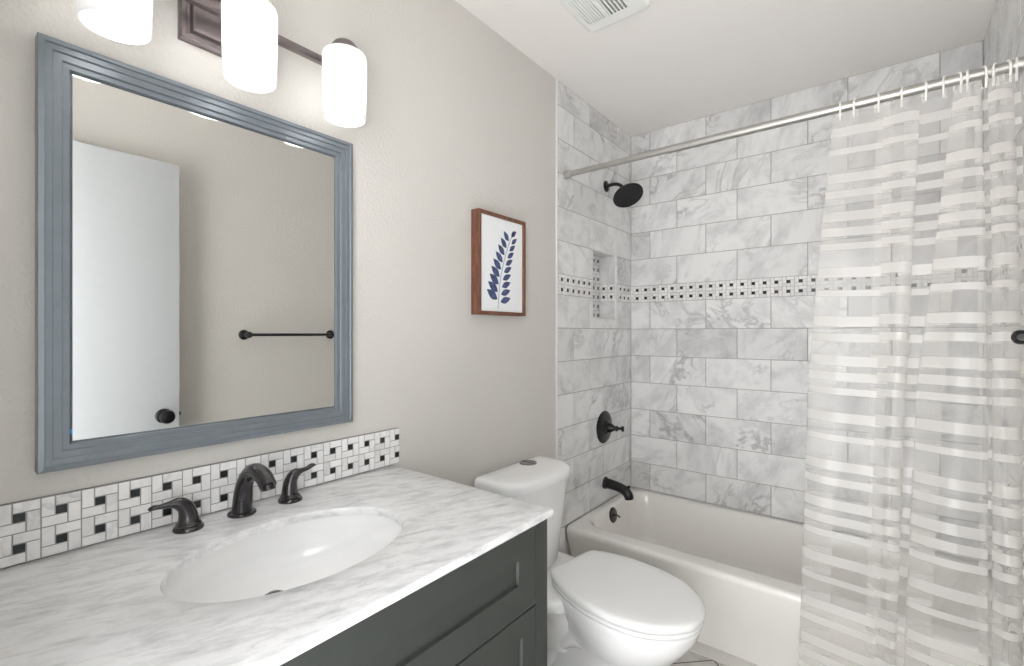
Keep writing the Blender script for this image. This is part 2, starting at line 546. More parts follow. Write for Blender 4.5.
low = []
k = 1
while ZB - k * TP > ZR - TP:
    low.append((max(ZB - k * TP, ZR), ZB - (k - 1) * TP, 0 if k % 2 else 1)); k += 1
low = low[::-1]
high = [(ZT + i * TP, min(ZT + (i + 1) * TP, H), 1 if i % 2 == 0 else 0) for i in range(6)]
Pf = lambda u, v, h: (u, D - h, v)
Pl = lambda u, v, h: (h, u, v)
Pr = lambda u, v, h: (W - h, u, v)
hn = (NCH['y0'], NCH['y1'], NCH['z0'], NCH['z1'])
tile_field('marble_tiles', Pf, (0.0, W), low, X0, wf, seed=11)
tile_field('marble_tiles', Pf, (0.0, W), high, X0, wf, seed=12)
pinwheel('mosaic_band', Pf, (0.0, W), (ZB, ZT), 0.0513, wf, seed=13, u_first=0.0125)
JL = 1.963 + TH
lowl = [(a, b_, p) for a, b_, p in low]
tile_field('marble_tiles', Pl, (TY, D), [(0.0 + .0, lowl[0][0], 1)] [:0] + lowl, JL, wl, holes=[hn], seed=21)
tile_field('marble_tiles', Pl, (TY, D), high, JL, wl, holes=[hn], seed=22)
pinwheel('mosaic_band', Pl, (TY, D), (ZB, ZT), 0.0513, wl, holes=[hn], seed=23, u_first=TY + .02)
# tiles beside the tub front, down to the floor
tile_field('marble_tiles', Pl, (TY, 1.885), [(0.0, 0.07, 1), (0.07, 0.225, 0), (0.225, ZR, 1)], JL, wl, seed=24)
tile_field('marble_tiles', Pr, (TY, 1.885), [(0.0, 0.07, 1), (0.07, 0.225, 0), (0.225, ZR, 1)], JL, wr, seed=25)
tile_field('marble_tiles', Pr, (TY, D), lowl, JL, wr, seed=31)
tile_field('marble_tiles', Pr, (TY, D), high, JL, wr, seed=32)
pinwheel('mosaic_band', Pr, (TY, D), (ZB, ZT), 0.0513, wr, seed=33, u_first=TY + .02)
# niche lining: mosaic back, marble cheeks, sill
ND = 0.092
Pb = lambda u, v, h: (-ND + h, u, v)
pinwheel('niche_mosaic', Pb, (NCH['y0'], NCH['y1']), (NCH['z0'], NCH['z1']), 0.0505, wl, seed=41, u_first=NCH['y1'] - 6 * .0505)
b = bmesh.new(); lay = b.faces.layers.float_vector.new('rnd'); rg = random.Random(5)
yy0, yy1, zz0, zz1 = NCH['y0'], NCH['y1'], NCH['z0'], NCH['z1']
for (c0, c1) in ((zz0 + .004, ZB - .001), (ZT + .001, zz1 - .003)):
    add_slab(b, lay, lambda u, v, h: (u, yy1 - 0.004 - h, v), (-ND, 0.0, c0, c1), 0.002, -0.003, rv(rg), 0)
    add_slab(b, lay, lambda u, v, h: (u, yy0 + 0.004 + h, v), (-ND, 0.0, c0, c1), 0.002, -0.003, rv(rg), 0)
obj('niche_cheek_tiles', b, ['tile', 'grout'], wl, smooth=False)
pinwheel('niche_mosaic_band', lambda u, v, h: (u, yy1 - 0.004 - h, v), (-ND, 0.0), (ZB, ZT), 0.046, wl, seed=42, u_first=-ND, base=-.003)
pinwheel('niche_mosaic_band', lambda u, v, h: (u, yy0 + 0.004 + h, v), (-ND, 0.0), (ZB, ZT), 0.046, wl, seed=43, u_first=-ND, base=-.003)
b = bmesh.new(); lay = b.faces.layers.float_vector.new('rnd')
box(b, -ND, 0.003, yy0 - .004, yy1 + .022, zz0 - .03, zz0 + .003, .0015)
box(b, -ND, 0.002, yy0, yy1, zz1 - .003, zz1 + .004, .001)
box(b, -ND + .01, 0.003, yy1 - .002, yy1 + .020, zz0, zz1 + .004, .001)
for f in b.faces: f[lay] = Vector((.3, .8, .1))
obj('niche_sill', b, ['mosaic'], wl)
b = bmesh.new(); box(b, -g, 0.004, TY - .009, TY + .001, 0.0, H - .001, .001)
obj('tile_edge_trim', b, 'white_paint', wl)
b = bmesh.new(); box(b, W - .004, W + g, TY - .009, TY + .001, 0.0, H - .001, .001)
obj('tile_edge_trim', b, 'white_paint', wr)

# ---- door, folded back against the right wall ---------------------
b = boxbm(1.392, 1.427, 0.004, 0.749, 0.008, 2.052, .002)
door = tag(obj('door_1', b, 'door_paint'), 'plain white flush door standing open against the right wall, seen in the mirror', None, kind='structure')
b = bmesh.new()
lathe(b, (1.3915, .688, .912), (-1, 0, 0), [(.032, 0), (.032, .004), (.028, .009), (.012, .012), (.011, .030), (.020, .036), (.028, .046), (.030, .056), (.026, .066), (.012, .071), (.0, .072)])
obj('door_knob', b, 'black_metal', door)
b = bmesh.new()
lathe(b, (1.4275, .688, .912), (1, 0, 0), [(.028, 0), (.026, .006), (.012, .010), (.012, .022), (.024, .030), (.024, .036), (.0, .040)])
obj('door_knob', b, 'black_metal', door)
obj('latch_plate', boxbm(1.398, 1.421, .748, .7505, .885, .945, .0005), 'black_metal', door)
obj('latch_bolt', boxbm(1.403, 1.416, .749, .758, .905, .921, .002), 'black_metal', door)
for z in (.22, 1.05, 1.85):
    b = bmesh.new(); lathe(b, (1.431, -.004, z), (0, 0, 1), [(.006, 0), (.006, .09)], 12)
    obj('door_hinge', b, 'black_metal', door)

# ================================================================== vanity
CZ = .887; CT = .018
CX1 = .585; CY0, CY1 = -.035, .893
SX, SY, SA, SB = .309, .445, .151, .211       # sink opening: centre, half axes in x and y

van = thing('vanity_cabinet', (0.28, .43, 0), 'dark grey-green painted vanity cabinet with shaker front under the marble counter', 'cabinet')
VX = .572; VY0, VY1 = -.025, .888; VZ = CZ - CT
b = bmesh.new()
box(b, 0.004, VX - .02, VY0, VY0 + .018, 0.0, VZ, .001)
box(b, 0.004, VX - .02, VY1 - .018, VY1, 0.0, VZ, .001)
box(b, 0.004, VX - .02, VY0 + .018, VY1 - .018, .09, .108)
box(b, 0.004, .012, VY0 + .018, VY1 - .018, .108, VZ)
obj('body', b, 'cabinet', van)
b = bmesh.new()
for (y0, y1, z0, z1) in ((VY0, VY0 + .044, .0, VZ), (VY1 - .044, VY1, .0, VZ), (VY0 + .044, VY1 - .044, VZ - .018, VZ), (VY0 + .044, VY1 - .044, .690, .70), (VY0 + .044, VY1 - .044, .075, .115)):
    box(b, VX - .02, VX, y0, y1, z0, z1, .0012)
obj('face_frame', b, 'cabinet', van)
obj('toe_kick', boxbm(VX - .07, VX - .055, VY0 + .02, VY1 - .02, 0, .09), 'cabinet', van)

def shaker(name, y0, y1, z0, z1, s, rec=.007, parent=van):
    bm = bmesh.new()
    xf = VX + .0005
    def ring(i, x): return [(x, y0 + i, z0 + i), (x, y1 - i, z0 + i), (x, y1 - i, z1 - i), (x, y0 + i, z1 - i)]
    loft(bm, [ring(0, xf - .018), ring(0, xf - .001), ring(.001, xf), ring(s, xf), ring(s + .0015, xf - rec), ], True, True)
    return obj(name, bm, 'cabinet', parent, smooth=False)
gp = .0022
shaker('drawer_front', VY0 + .044 + gp, VY1 - .044 - gp, .694, VZ - .0035, .060)
ym = (VY0 + VY1) / 2
shaker('door', VY0 + .044 + gp, ym - gp / 2, .110, .687, .047)
shaker('door', ym + gp / 2, VY1 - .044 - gp, .110, .687, .047)

# countertop with an oval hole
def counter():
    bm = bmesh.new()
    n = 96
    ox0, ox1, oy0, oy1 = .002, CX1, CY0, CY1
    angs = [2 * PI * k / n for k in range(n)]
    for cx_, cy_ in ((ox0, oy0), (ox0, oy1), (ox1, oy0), (ox1, oy1)):
        a = math.atan2(cy_ - SY, cx_ - SX) % (2 * PI)
        i = min(range(n), key=lambda q: abs(angs[q] - a)); angs[i] = a
    def outer(i, z):
        L = []
        for a in angs:
            c, s = math.cos(a), math.sin(a)
            t = 1e9
            if c > 1e-9: t = min(t, (ox1 - SX) / c)
            if c < -1e-9: t = min(t, (ox0 - SX) / c)
            if s > 1e-9: t = min(t, (oy1 - SY) / s)
            if s < -1e-9: t = min(t, (oy0 - SY) / s)
            x, y = SX + c * t, SY + s * t
            x = min(max(x, ox0 + i), ox1 - i); y = min(max(y, oy0 + i), oy1 - i)
            L.append((x, y, z))
        return L
    def inner(e, z):
        L = []
        for a in angs:
            c, s = math.cos(a), math.sin(a)
            r = 1 / math.sqrt((c / (SA + e)) ** 2 + (s / (SB + e)) ** 2)
            L.append((SX + c * r, SY + s * r, z))
        return L
    def mid(f, z):
        o_, i_ = outer(.005, z), inner(.003, z)
        return [tuple(i_[q][w] * (1 - f) + o_[q][w] * f for w in range(3)) for q in range(n)]
    loops = [inner(0, CZ - CT), inner(0, CZ - .003), inner(.001, CZ - .001), inner(.003, CZ), mid(.3, CZ), mid(.7, CZ),
             outer(.005, CZ), outer(.002, CZ - .0012), outer(0, CZ - .005), outer(0, CZ - CT + .005), outer(.002, CZ - CT + .0012), outer(.005, CZ - CT), inner(0, CZ - CT)]
    loft(bm, loops, False, False)
    bmesh.ops.remove_doubles(bm, verts=bm.verts, dist=1e-6)
    return bm
tag(obj('countertop', counter(), 'counter'), 'white marble countertop with soft grey streaks and an oval sink cutout', 'countertop')

# sink bowl
sink = thing('sink_basin', (SX, SY, CZ - .15), 'white oval ceramic sink set under the marble countertop', 'sink')
b = bmesh.new()
def sl(a, bb, z, dx=0.0, n=64):
    return [(SX + dx + a * math.cos(2 * PI * k / n), SY + bb * math.sin(2 * PI * k / n), z) for k in range(n)]
zt = CZ - CT - .0005
dep = .116
prof = [(1.0, 0)] + [(math.cos(q) ** 0.62, math.sin(q) ** 0.95) for q in [R(x) for x in (8, 18, 28, 38, 48, 58, 67, 75, 82, 86)]]
ins = [sl((SA + .008) * max(p, .16), (SB + .008) * max(p, .10), zt - dep * h, -.097 * h) for p, h in prof]
outs = [sl((SA + .022) * max(p, .2), (SB + .022) * max(p, .15), zt - .012 - dep * h, -.097 * h) for p, h in prof]
loft(b, outs[::-1] + [sl(SA + .022, SB + .022, zt)] + ins, True, True)
obj('bowl', b, 'ceramic', sink)
zd = zt - dep * prof[-1][1]
b = bmesh.new()
dx_ = SX - .097 * prof[-1][1]
lathe(b, (dx_, SY, zd - .001), (0, 0, 1), [(.0235, 0), (.0235, .003), (.021, .0042), (.018, .003), (.018, .002)])
lathe(b, (dx_, SY, zd), (0, 0, 1), [(.0155, 0), (.0155, .006), (.014, .008), (.006, .0095), (0, .0098)])
obj('drain', b, 'bronze', sink)

# backsplash
bs = pinwheel('backsplash', lambda u, v, h: (0.0115 + h, u, v), (CY0, .914), (CZ + .001, CZ + .1065), .0531, None, seed=51, u_first=.109 - .5 * .0531 - 3 * .0531, gap=.0019, dot=.31, base=-.011)
tag(bs, 'low mosaic backsplash of white marble slips around small black squares', 'backsplash')

# faucet ---------------------------------------------------------
fa = thing('faucet', (.066, .443, CZ), 'dark bronze widespread faucet with curved spout and two lever handles behind the sink', 'faucet')
b = bmesh.new()
fx, fy = .066, .443
lathe(b, (fx, fy, CZ), (0, 0, 1), [(.028, 0), (.0285, .003), (.027, .0055), (.0225, .0075)], 40)
tube(b, [(fx, fy, CZ + .006), (fx + .002, fy + .001, CZ + .036), (fx + .010, fy + .002, CZ + .068), (fx + .030, fy + .004, CZ + .093), (fx + .058, fy + .006, CZ + .102), (fx + .086, fy + .008, CZ + .095), (fx + .104, fy + .010, CZ + .078)],
     [.0205, .0190, .0172, .0160, (.0160, .0170), (.0165, .0175), (.0165, .0170)], 24, 8)
obj('spout', b, 'bronze', fa)
b = bmesh.new()
lathe(b, (fx + .1015, fy + .010, CZ + .080), (.35, .02, -.93), [(.0122, 0), (.0112, .009), (.009, .0105), (.0, .0105)], 24)
obj('aerator', b, 'black_metal', fa)
def lever(x, y, sgn, pts, rad):
    bm = bmesh.new()
    lathe(bm, (x, y, CZ), (0, 0, 1), [(.0265, 0), (.027, .003), (.026, .006), (.0225, .008), (.023, .011), (.021, .014), (.0185, .017)], 36)
    bs_ = obj('handle_base', bm, 'bronze', fa)
    bm = bmesh.new()
    tube(bm, pts, rad, 20, 8)
    obj('handle', bm, 'bronze', fa)
hx = .066
lever(hx, .342, -1, [(hx, .342, CZ + .010), (hx, .341, CZ + .030), (hx, .336, CZ + .046), (hx, .324, CZ + .056), (hx, .308, CZ + .058), (hx, .294, CZ + .058), (hx, .284, CZ + .059), (hx, .276, CZ + .056)],
      [.0195, .0165, .0145, .0120, (.0060, .0090), (.0045, .0085), (.0045, .0090), (.003, .006)])
lever(hx + .002, .549, 1, [(hx, .549, CZ + .010), (hx, .549, CZ + .030), (hx, .552, CZ + .047), (hx, .562, CZ + .060), (hx, .577, CZ + .064), (hx, .591, CZ + .066), (hx, .603, CZ + .071), (hx, .611, CZ + .071)],
      [.0195, .0165, .0145, .0120, (.0060, .0090), (.0045, .0085), (.0045, .0090), (.003, .006)])

# ================================================================== mirror
def frame_bm(y0, y1, z0, z1, prof):
    bm = bmesh.new()
    loft(bm, [[(x, y0 + i, z0 + i), (x, y1 - i, z0 + i), (x, y1 - i, z1 - i), (x, y0 + i, z1 - i)] for i, x in prof], False, False)
    return bm
mir = thing('mirror', (0, .436, 1.046), 'large rectangular wall mirror in a stepped blue-grey frame above the sink', 'mirror')
my0, my1, mz0, mz1 = .129, .743, 1.040, 1.802
obj('frame', frame_bm(my0, my1, mz0, mz1, [(0, .001), (0, .028), (.001, .029), (.0085, .030), (.0095, .0292), (.010, .0262), (.0190, .0262), (.0200, .0252), (.0205, .0222), (.0318, .0222), (.0328, .0214), (.0333, .0175), (.0420, .0175), (.0430, .0165), (.0430, .008)]), 'frame_grey', mir, smooth=False)
b = bmesh.new()
gi = .0415
def gr(i, x): return [(x, my0 + gi + i, mz0 + gi + i), (x, my1 - gi - i, mz0 + gi + i), (x, my1 - gi - i, mz1 - gi - i), (x, my0 + gi + i, mz1 - gi - i)]
loft(b, [gr(0, .002), gr(0, .0085), gr(.0058, .0125)], True, True)
obj('glass', b, 'mirror', mir, smooth=False)
obj('tape_scrap', boxbm(.0127, .0137, my0 + gi + .002, my0 + gi + .0055, 1.100, 1.109, .0002), 'tape', mir)['label'] = 'scrap of blue tape'

# ================================================================== vanity lamp
lamp = thing('wall_lamp', (0, .437, 1.905), 'three-light bronze vanity lamp with frosted glass shades above the mirror', 'wall lamp')
b = bmesh.new()
def pr(i, x, y0=.342, y1=.532, z0=1.904, z1=2.036): return [(x, y0 + i, z0 + i), (x, y1 - i, z0 + i), (x, y1 - i, z1 - i), (x, y0 + i, z1 - i)]
loft(b, [pr(0, .001), pr(0, .012), (pr(.004, .015)), pr(.012, .015), pr(.015, .010), pr(.020, .010), pr(.024, .018), pr(.03, .019)], True, True)
obj('backplate', b, 'lamp_metal', lamp, smooth=False)
bz = 1.974
b = bmesh.new()
box(b, .018, .060, .425, .449, bz - .010, bz + .010, .002)
obj('bracket', b, 'lamp_metal', lamp)
obj('crossbar', boxbm(.044, .060, .205, .668, bz - .009, bz + .009, .0025), 'lamp_metal', lamp)
LX = .122
ZS0, ZS1 = 1.814, 1.972
for ly in (.215, .437, .659):
    b = bmesh.new()
    tube(b, [(.056, ly, bz), (.075, ly, bz + .004), (.095, ly, bz + .006), (LX, ly, bz + .004)], [.010, .010, .011, .012], 16, 5)
    obj('arm', b, 'lamp_metal', lamp)
    b = bmesh.new()
    lathe(b, (LX, ly, ZS1 - .006), (0, 0, 1), [(.037, .004), (.040, .007), (.039, .014), (.034, .019), (.031, .026), (.025, .034), (.014, .041), (.006, .043), (0, .044)], 40)
    obj('socket_cap', b, 'lamp_metal', lamp)
    b = bmesh.new()
    lathe(b, (LX, ly, ZS0), (0, 0, 1), [(.0475, 0), (.0490, 0.0), (.0505, .003), (.0525, .150), (.0505, .157), (.045, .160), (.020, .163), (.020, .160), (.044, .157), (.0475, .154), (.0495, .148), (.0475, .003), (.0475, 0)], 48, False, False)
    bmesh.ops.remove_doubles(b, verts=b.verts, dist=1e-6)
    sh = obj('lamp_shade', b, 'shade', lamp)
    b = bmesh.new()
    bmesh.ops.create_uvsphere(b, u_segments=24, v_segments=14, radius=.027, matrix=Matrix.Translation((LX, ly, ZS0 + .062)))
    lathe(b, (LX, ly, ZS0 + .080), (0, 0, 1), [(.019, 0), (.0135, .020), (.0135, .06)], 20)
    obj('bulb', b, 'bulb', sh)

# ================================================================== framed print
pic = thing('framed_print', (0, 1.38, 1.35), 'small framed print of a navy leaf sprig in a reddish wood frame', 'picture')
py0, py1, pz0, pz1 = 1.243, 1.521, 1.351, 1.729
obj('frame', frame_bm(py0, py1, pz0, pz1, [(0, .001), (0, .039), (.001, .040), (.012, .040), (.013, .039), (.013, .030)]), 'wood', pic, smooth=False)
obj('paper', boxbm(.004, .0315, py0 + .012, py1 - .012, pz0 + .012, pz1 - .012), 'paper', pic, smooth=False)
b = bmesh.new()
def px_(u, v):   # fraction of the paper from its lower left
    return (.0318, py0 + .013 + u * (py1 - py0 - .026), pz0 + .013 + v * (pz1 - pz0 - .026))
stem = [(.40, .03), (.43, .24), (.48, .42), (.56, .58), (.64, .72), (.72, .83)]
sp_ = cr([px_(u, v) for u, v in stem], 6)
tube(b, [p for p in sp_], [.0009] * len(sp_), 6, 0)
def leaf(u, v, ang, L, Wd):
    c = Vector(px_(u, v)); d = Vector((0, math.cos(ang), math.sin(ang))); s = Vector((0, -math.sin(ang), math.cos(ang)))
    pts = []
    prof_ = [(0, 0), (.12, .45), (.32, .95), (.5, 1), (.72, .72), (.9, .28), (1, 0)]
    up = [c + d * L * a + s * Wd * w for a, w in prof_]; dn = [c + d * L * a - s * Wd * w for a, w in prof_[1:-1]][::-1]
    loop = [p + Vector((.0006, 0, 0)) for p in up + dn]
    lo2 = [p - Vector((.0004, 0, 0)) for p in up + dn]
    loft(b, [lo2, loop])
nl = 10
for i in range(nl):
    f = i / (nl - 1)
    k = .12 + f * .80
    q = f * .73 + .13
    # stem point at height q
    for (a, c_) in zip(stem[:-1], stem[1:]):
        if a[1] <= q <= c_[1]:
            uu = a[0] + (c_[0] - a[0]) * (q - a[1]) / (c_[1] - a[1])
    L = .052 - .020 * f
    if i < nl - 1: leaf(uu - .03, q, R(150 - 22 * f), L * 1.32, .0158 - .005 * f)
    leaf(uu + .045, q - .025, R(16 + 26 * f), L * 1.2, .0125 - .004 * f)
leaf(.725, .825, R(62), .034, .007)
obj('leaf_sprig', b, 'leaf', pic, smooth=False)

# ================================================================== towel bar on the right wall
tb = thing('towel_bar', (W, 1.28, 1.268), 'dark bronze towel bar on the right wall, one round end showing beside the curtain', 'towel bar')
b = bmesh.new(); lathe(b, (1.412, 1.060, 1.274), (0, 1, 0), [(.0075, 0), (.0075, .487)], 20)
obj('bar', b, 'black_metal', tb)
for y in (1.060, 1.547):
    b = bmesh.new()
    lathe(b, (W - .0005, y, 1.274), (-1, 0, 0), [(.026, 0), (.026, .004), (.023, .008), (.018, .010), (.011, .014), (.0095, .045), (.012, .050), (.016, .056), (.017, .066), (.014, .074), (.006, .079), (0, .080)], 28)
    obj('bracket', b, 'black_metal', tb)

# ================================================================== ceiling vent
ve = thing('ceiling_vent', (.40, 1.48, H), 'white square exhaust fan grille on the ceiling', 'vent')
vx0, vx1, vy0, vy1 = .285, .530, 1.345, 1.606
b = bmesh.new()
def vl(i, z): return rrect(vx0 + i, vx1 - i, vy0 + i, vy1 - i, .02, z, 4)
# cover with two slotted fields
loft(b, [vl(0, H - .0005), vl(0, H - .006), vl(.008, H - .014), vl(.02, H - .017)], False, False)
zc_ = H - .017
ys0, ys1 = vy0 + .045, 1.545
fields = [(.318, .385, 'fine'), (.400, .470, 'wide')]
xs = [vx0 + .02, .318, .385, .400, .470, vx1 - .02]
def fl(x0, x1, y0, y1): box(b, x0, x1, y0, y1, zc_, zc_ + .003)
fl(vx0 + .018, .316, vy0 + .018, vy1 - .018); fl(.384, .398, vy0 + .018, vy1 - .018); fl(.470, vx1 - .018, vy0 + .018, vy1 - .018)
for x0, x1 in ((.316, .384), (.398, .470)):
    fl(x0, x1, vy0 + .018, ys0); fl(x0, x1, ys1, vy1 - .018)
obj('cover', b, 'vent_white', ve, smooth=False)
b = bmesh.new(); box(b, vx0 + .02, vx1 - .02, vy0 + .02, vy1 - .02, H - .004, H - .001)
obj('dark_opening', b, 'dark_gap', ve, smooth=False)
b = bmesh.new()
for k in range(7):
    x = .318 + k * .0105; box(b, x, x + .0078, ys0, ys1, zc_ - .0005, zc_ + .003, .0006)
box(b, .316, .385, ys0, ys1, zc_ + .0045, zc_ + .006)
for k in range(6):
    x = .400 + k * .0135; box(b, x, x + .0055, ys0, ys1, zc_ - .0005, zc_ + .010, .0006)
obj('louvres', b, 'vent_white', ve)

# ================================================================== bathtub
tub = thing('bathtub', (.74, 2.25, 0), 'ivory alcove bathtub with tiled walls around it', 'bathtub')
tx0, tx1, ty1 = .0015, W - .0015, D - .0015
RZ = .3765
b = bmesh.new()
loops = []
for y0, z, r in ((2.012, 0.0, .002), (2.008, .02, .002), (1.990, .09, .002), (1.935, .22, .002), (1.902, .310, .003), (1.888, .350, .004), (1.886, .360, .006), (1.888, .368, .008), (1.893, .3735, .01), (1.900, RZ - .0005, .012), (1.908, RZ, .014)):
    loops.append(rrect(tx0, tx1, y0, ty1, r, z, 8))
def inn(x0, x1, y0, y1, r, z): return rrect(x0, x1, y0, y1, r, z, 8)
ix0, ix1, iy0, iy1 = .032, 1.425, 1.966, 2.585
for d_, z, r in ((0, RZ, .10), (.005, RZ - .001, .10), (.012, RZ - .006, .10), (.018, RZ - .018, .10)):
    loops.append(inn(ix0 + d_, ix1 - d_, iy0 + d_, iy1 - d_, r, z))
for f, z in ((.12, .31), (.30, .22), (.45, .15), (.60, .105), (.80, .085), (1.0, .078)):
    loops.append(inn(ix0 + .018 + .07 * f + (.03 if f > .7 else 0), ix1 - .018 - .22 * f, iy0 + .018 + .06 * f, iy1 - .018 - .05 * f, .10 + .02 * f, z))
loops.append(inn(.45, 1.0, 2.18, 2.32, .05, .072))
loft(b, loops, True, True)
obj('shell', b, 'tub', tub, auto=50)
b = bmesh.new()
ovn = Vector((1, 0, .17)).normalized()
ov = Vector((.0585, 2.262, .331))
lathe(b, ov - ovn * .003, ovn, [(.038, 0), (.039, .004), (.035, .008), (.022, .010), (.012, .0115), (0, .012)], 32)
op = obj('overflow_plate', b, 'bronze', tub)
b = bmesh.new()
tube(b, [ov + ovn * .006, ov + Vector((.022, .002, .004)), ov + Vector((.036, .004, -.006))], [.004, .0035, .005], 12, 5)
obj('overflow_lever', b, 'bronze', op)
b = bmesh.new(); lathe(b, (.27, 2.25, .078), (0, 0, 1), [(.032, 0), (.032, .003), (.026, .005), (.01, .006), (0, .0065)], 28)
obj('drain', b, 'bronze', tub)

# spout, valve, shower head ---------------------------------------
sp = thing('tub_spout', (0, 2.283, .482), 'black tub spout with a diverter knob on the left tiled wall', 'tub spout')
b = bmesh.new()
lathe(b, (.0005, 2.283, .484), (1, 0, 0), [(.031, 0), (.032, .004), (.029, .010), (.0245, .014)], 32)
tube(b, [(.010, 2.283, .484), (.045, 2.283, .481), (.085, 2.283, .474), (.118, 2.283, .462), (.134, 2.283, .442), (.138, 2.283, .425)],
     [.0265, .0255, .0245, .0245, .0245, .0225], 24, 6)
obj('spout_body', b, 'black_metal', sp)
b = bmesh.new(); lathe(b, (.134, 2.283, .472), (.1, 0, 1), [(.0045, 0), (.0045, .012), (.009, .014), (.009, .019), (.005, .022), (0, .0225)], 18)
obj('diverter_knob', b, 'black_metal', sp)

va = thing('shower_valve', (0, 2.272, .783), 'round black shower valve plate with lever on the left tiled wall', 'shower valve')
b = bmesh.new()
lathe(b, (.0005, 2.272, .783), (1, 0, 0), [(.086, 0), (.086, .003), (.080, .008), (.060, .012), (.040, .015), (.036, .022), (.028, .026)], 48)
obj('escutcheon', b, 'black_metal', va)
b = bmesh.new()
lathe(b, (.024, 2.272, .783), (1, 0, 0), [(.026, 0), (.027, .010), (.022, .022), (.015, .032), (.012, .044), (.015, .050), (.012, .056)], 28)
tube(b, [(.070, 2.272, .783), (.084, 2.272, .785), (.098, 2.272, .786), (.108, 2.272, .786)], [.009, .0075, .008, .010], 16, 5)
tube(b, [(.107, 2.272, .772), (.107, 2.272, .786), (.107, 2.272, .800)], [.006, .0085, .006], 14, 5)
obj('lever', b, 'black_metal', va)

shd = thing('showerhead', (0, 2.295, 2.067), 'round black rain shower head on a curved arm from the left tiled wall', 'shower head')
b = bmesh.new()
lathe(b, (.0005, 2.295, 2.070), (1, 0, 0), [(.030, 0), (.030, .003), (.026, .007), (.014, .011)], 32)
obj('flange', b, 'black_metal', shd)
b = bmesh.new()
tube(b, [(.006, 2.295, 2.070), (.040, 2.295, 2.073), (.072, 2.295, 2.066), (.098, 2.295, 2.046), (.112, 2.295, 2.026)], [.0095, .009, .009, .009, .009], 18, 6)
obj('arm', b, 'black_metal', shd)
hd = Vector((.47, -.30, -.83)).normalized()
hc = Vector((.112, 2.295, 2.030))
b = bmesh.new()
lathe(b, hc, hd, [(.006, -.006), (.014, 0), (.016, .008), (.013, .014), (.018, .020), (.050, .028), (.074, .036), (.079, .041), (.079, .047), (.075, .050), (.070, .049), (0, .049)], 48)
ho = obj('head', b, 'black_metal', shd)
b = bmesh.new()
a_, b_2 = frame_of(hd)
for rr, nn in ((.018, 6), (.034, 12), (.050, 18), (.064, 24)):
    for k in range(nn):
        q = 2 * PI * k / nn
        lathe(b, hc + hd * .0485 + (a_ * math.cos(q) + b_2 * math.sin(q)) * rr, hd, [(.0022, 0), (.0016, .002)], 8)
obj('nozzles', b, 'dark_gap', ho)

# ================================================================== curtain rod, rings, curtain
RY = 1.882
def rod_z(x): return 2.034 - .0 * x
rod = thing('curtain_rod', (.74, RY, 2.03), 'brushed nickel shower curtain rod spanning the tub alcove', 'curtain rod')
b = bmesh.new(); lathe(b, (.002, RY, 2.022), (1, 0, 0), [(.0125, 0), (.0125, .48), (.0150, .482), (.0150, W - .004)], 28)
obj('rod', b, 'nickel', rod)
for s, x in ((1, .001), (-1, W - .001)):
    b = bmesh.new(); lathe(b, (x, RY, 2.022), (s, 0, 0), [(.0185, 0), (.019, .004), (.0185, .022), (.0165, .028), (.013, .030)], 32)
    obj('end_cap', b, 'nickel', rod)

U0 = 1.656       # height of the reference stripe
def ux(u, y=1.86):
    ps = R(38.34); X = (u - 512) / 471.
    dx = X * math.cos(ps) - math.sin(ps); dy = X * math.sin(ps) + math.cos(ps)
    return 1.172 + dx / dy * y
FOLDS = [  # x at the top, middle, bottom of the cloth (metres), how far it stands towards the room
    (1.085, 1.048, 1.026, -.020), (1.058, 1.000, .975, -.012), (1.040, .973, .944, .002), (1.060, 1.010, .985, .016),
    (1.098, 1.056, 1.035, .020), (1.150, 1.120, 1.098, .018), (1.186, 1.168, 1.146, .016), (1.195, 1.176, 1.154, .002), (1.173, 1.156, 1.136, -.008),
    (1.151, 1.139, 1.121, .000), (1.160, 1.148, 1.128, .012), (1.190, 1.180, 1.160, .024), (1.238, 1.208, 1.180, .026), (1.257, 1.221, 1.192, .010), (1.237, 1.202, 1.176, -.010),
    (1.225, 1.192, 1.168, -.026), (1.270, 1.230, 1.200, -.032), (1.330, 1.270, 1.236, -.028), (1.367, 1.306, 1.266, -.014), (1.356, 1.280, 1.240, .000),
    (1.332, 1.246, 1.207, .014), (1.345, 1.275, 1.240, .030), (1.362, 1.330, 1.310, .042), (1.379, 1.380, 1.380, .040), (1.385, 1.391, 1.391, .022),
    (1.372, 1.376, 1.378, -.004), (1.385, 1.388, 1.390, -.018), (1.408, 1.412, 1.414, -.012), (1.417, 1.421, 1.423, .004), (1.405, 1.405, 1.404, .018), (1.399, 1.399, 1.397, .034),
    (1.414, 1.416, 1.417, .048), (1.438, 1.442, 1.444, .042), (1.448, 1.454, 1.457, .018), (1.430, 1.438, 1.442, -.004), (1.423, 1.428, 1.430, .014), (1.440, 1.442, 1.444, -.020), (1.466, 1.466, 1.466, -.016)]
ZTOP, ZBOT = 2.002, .055
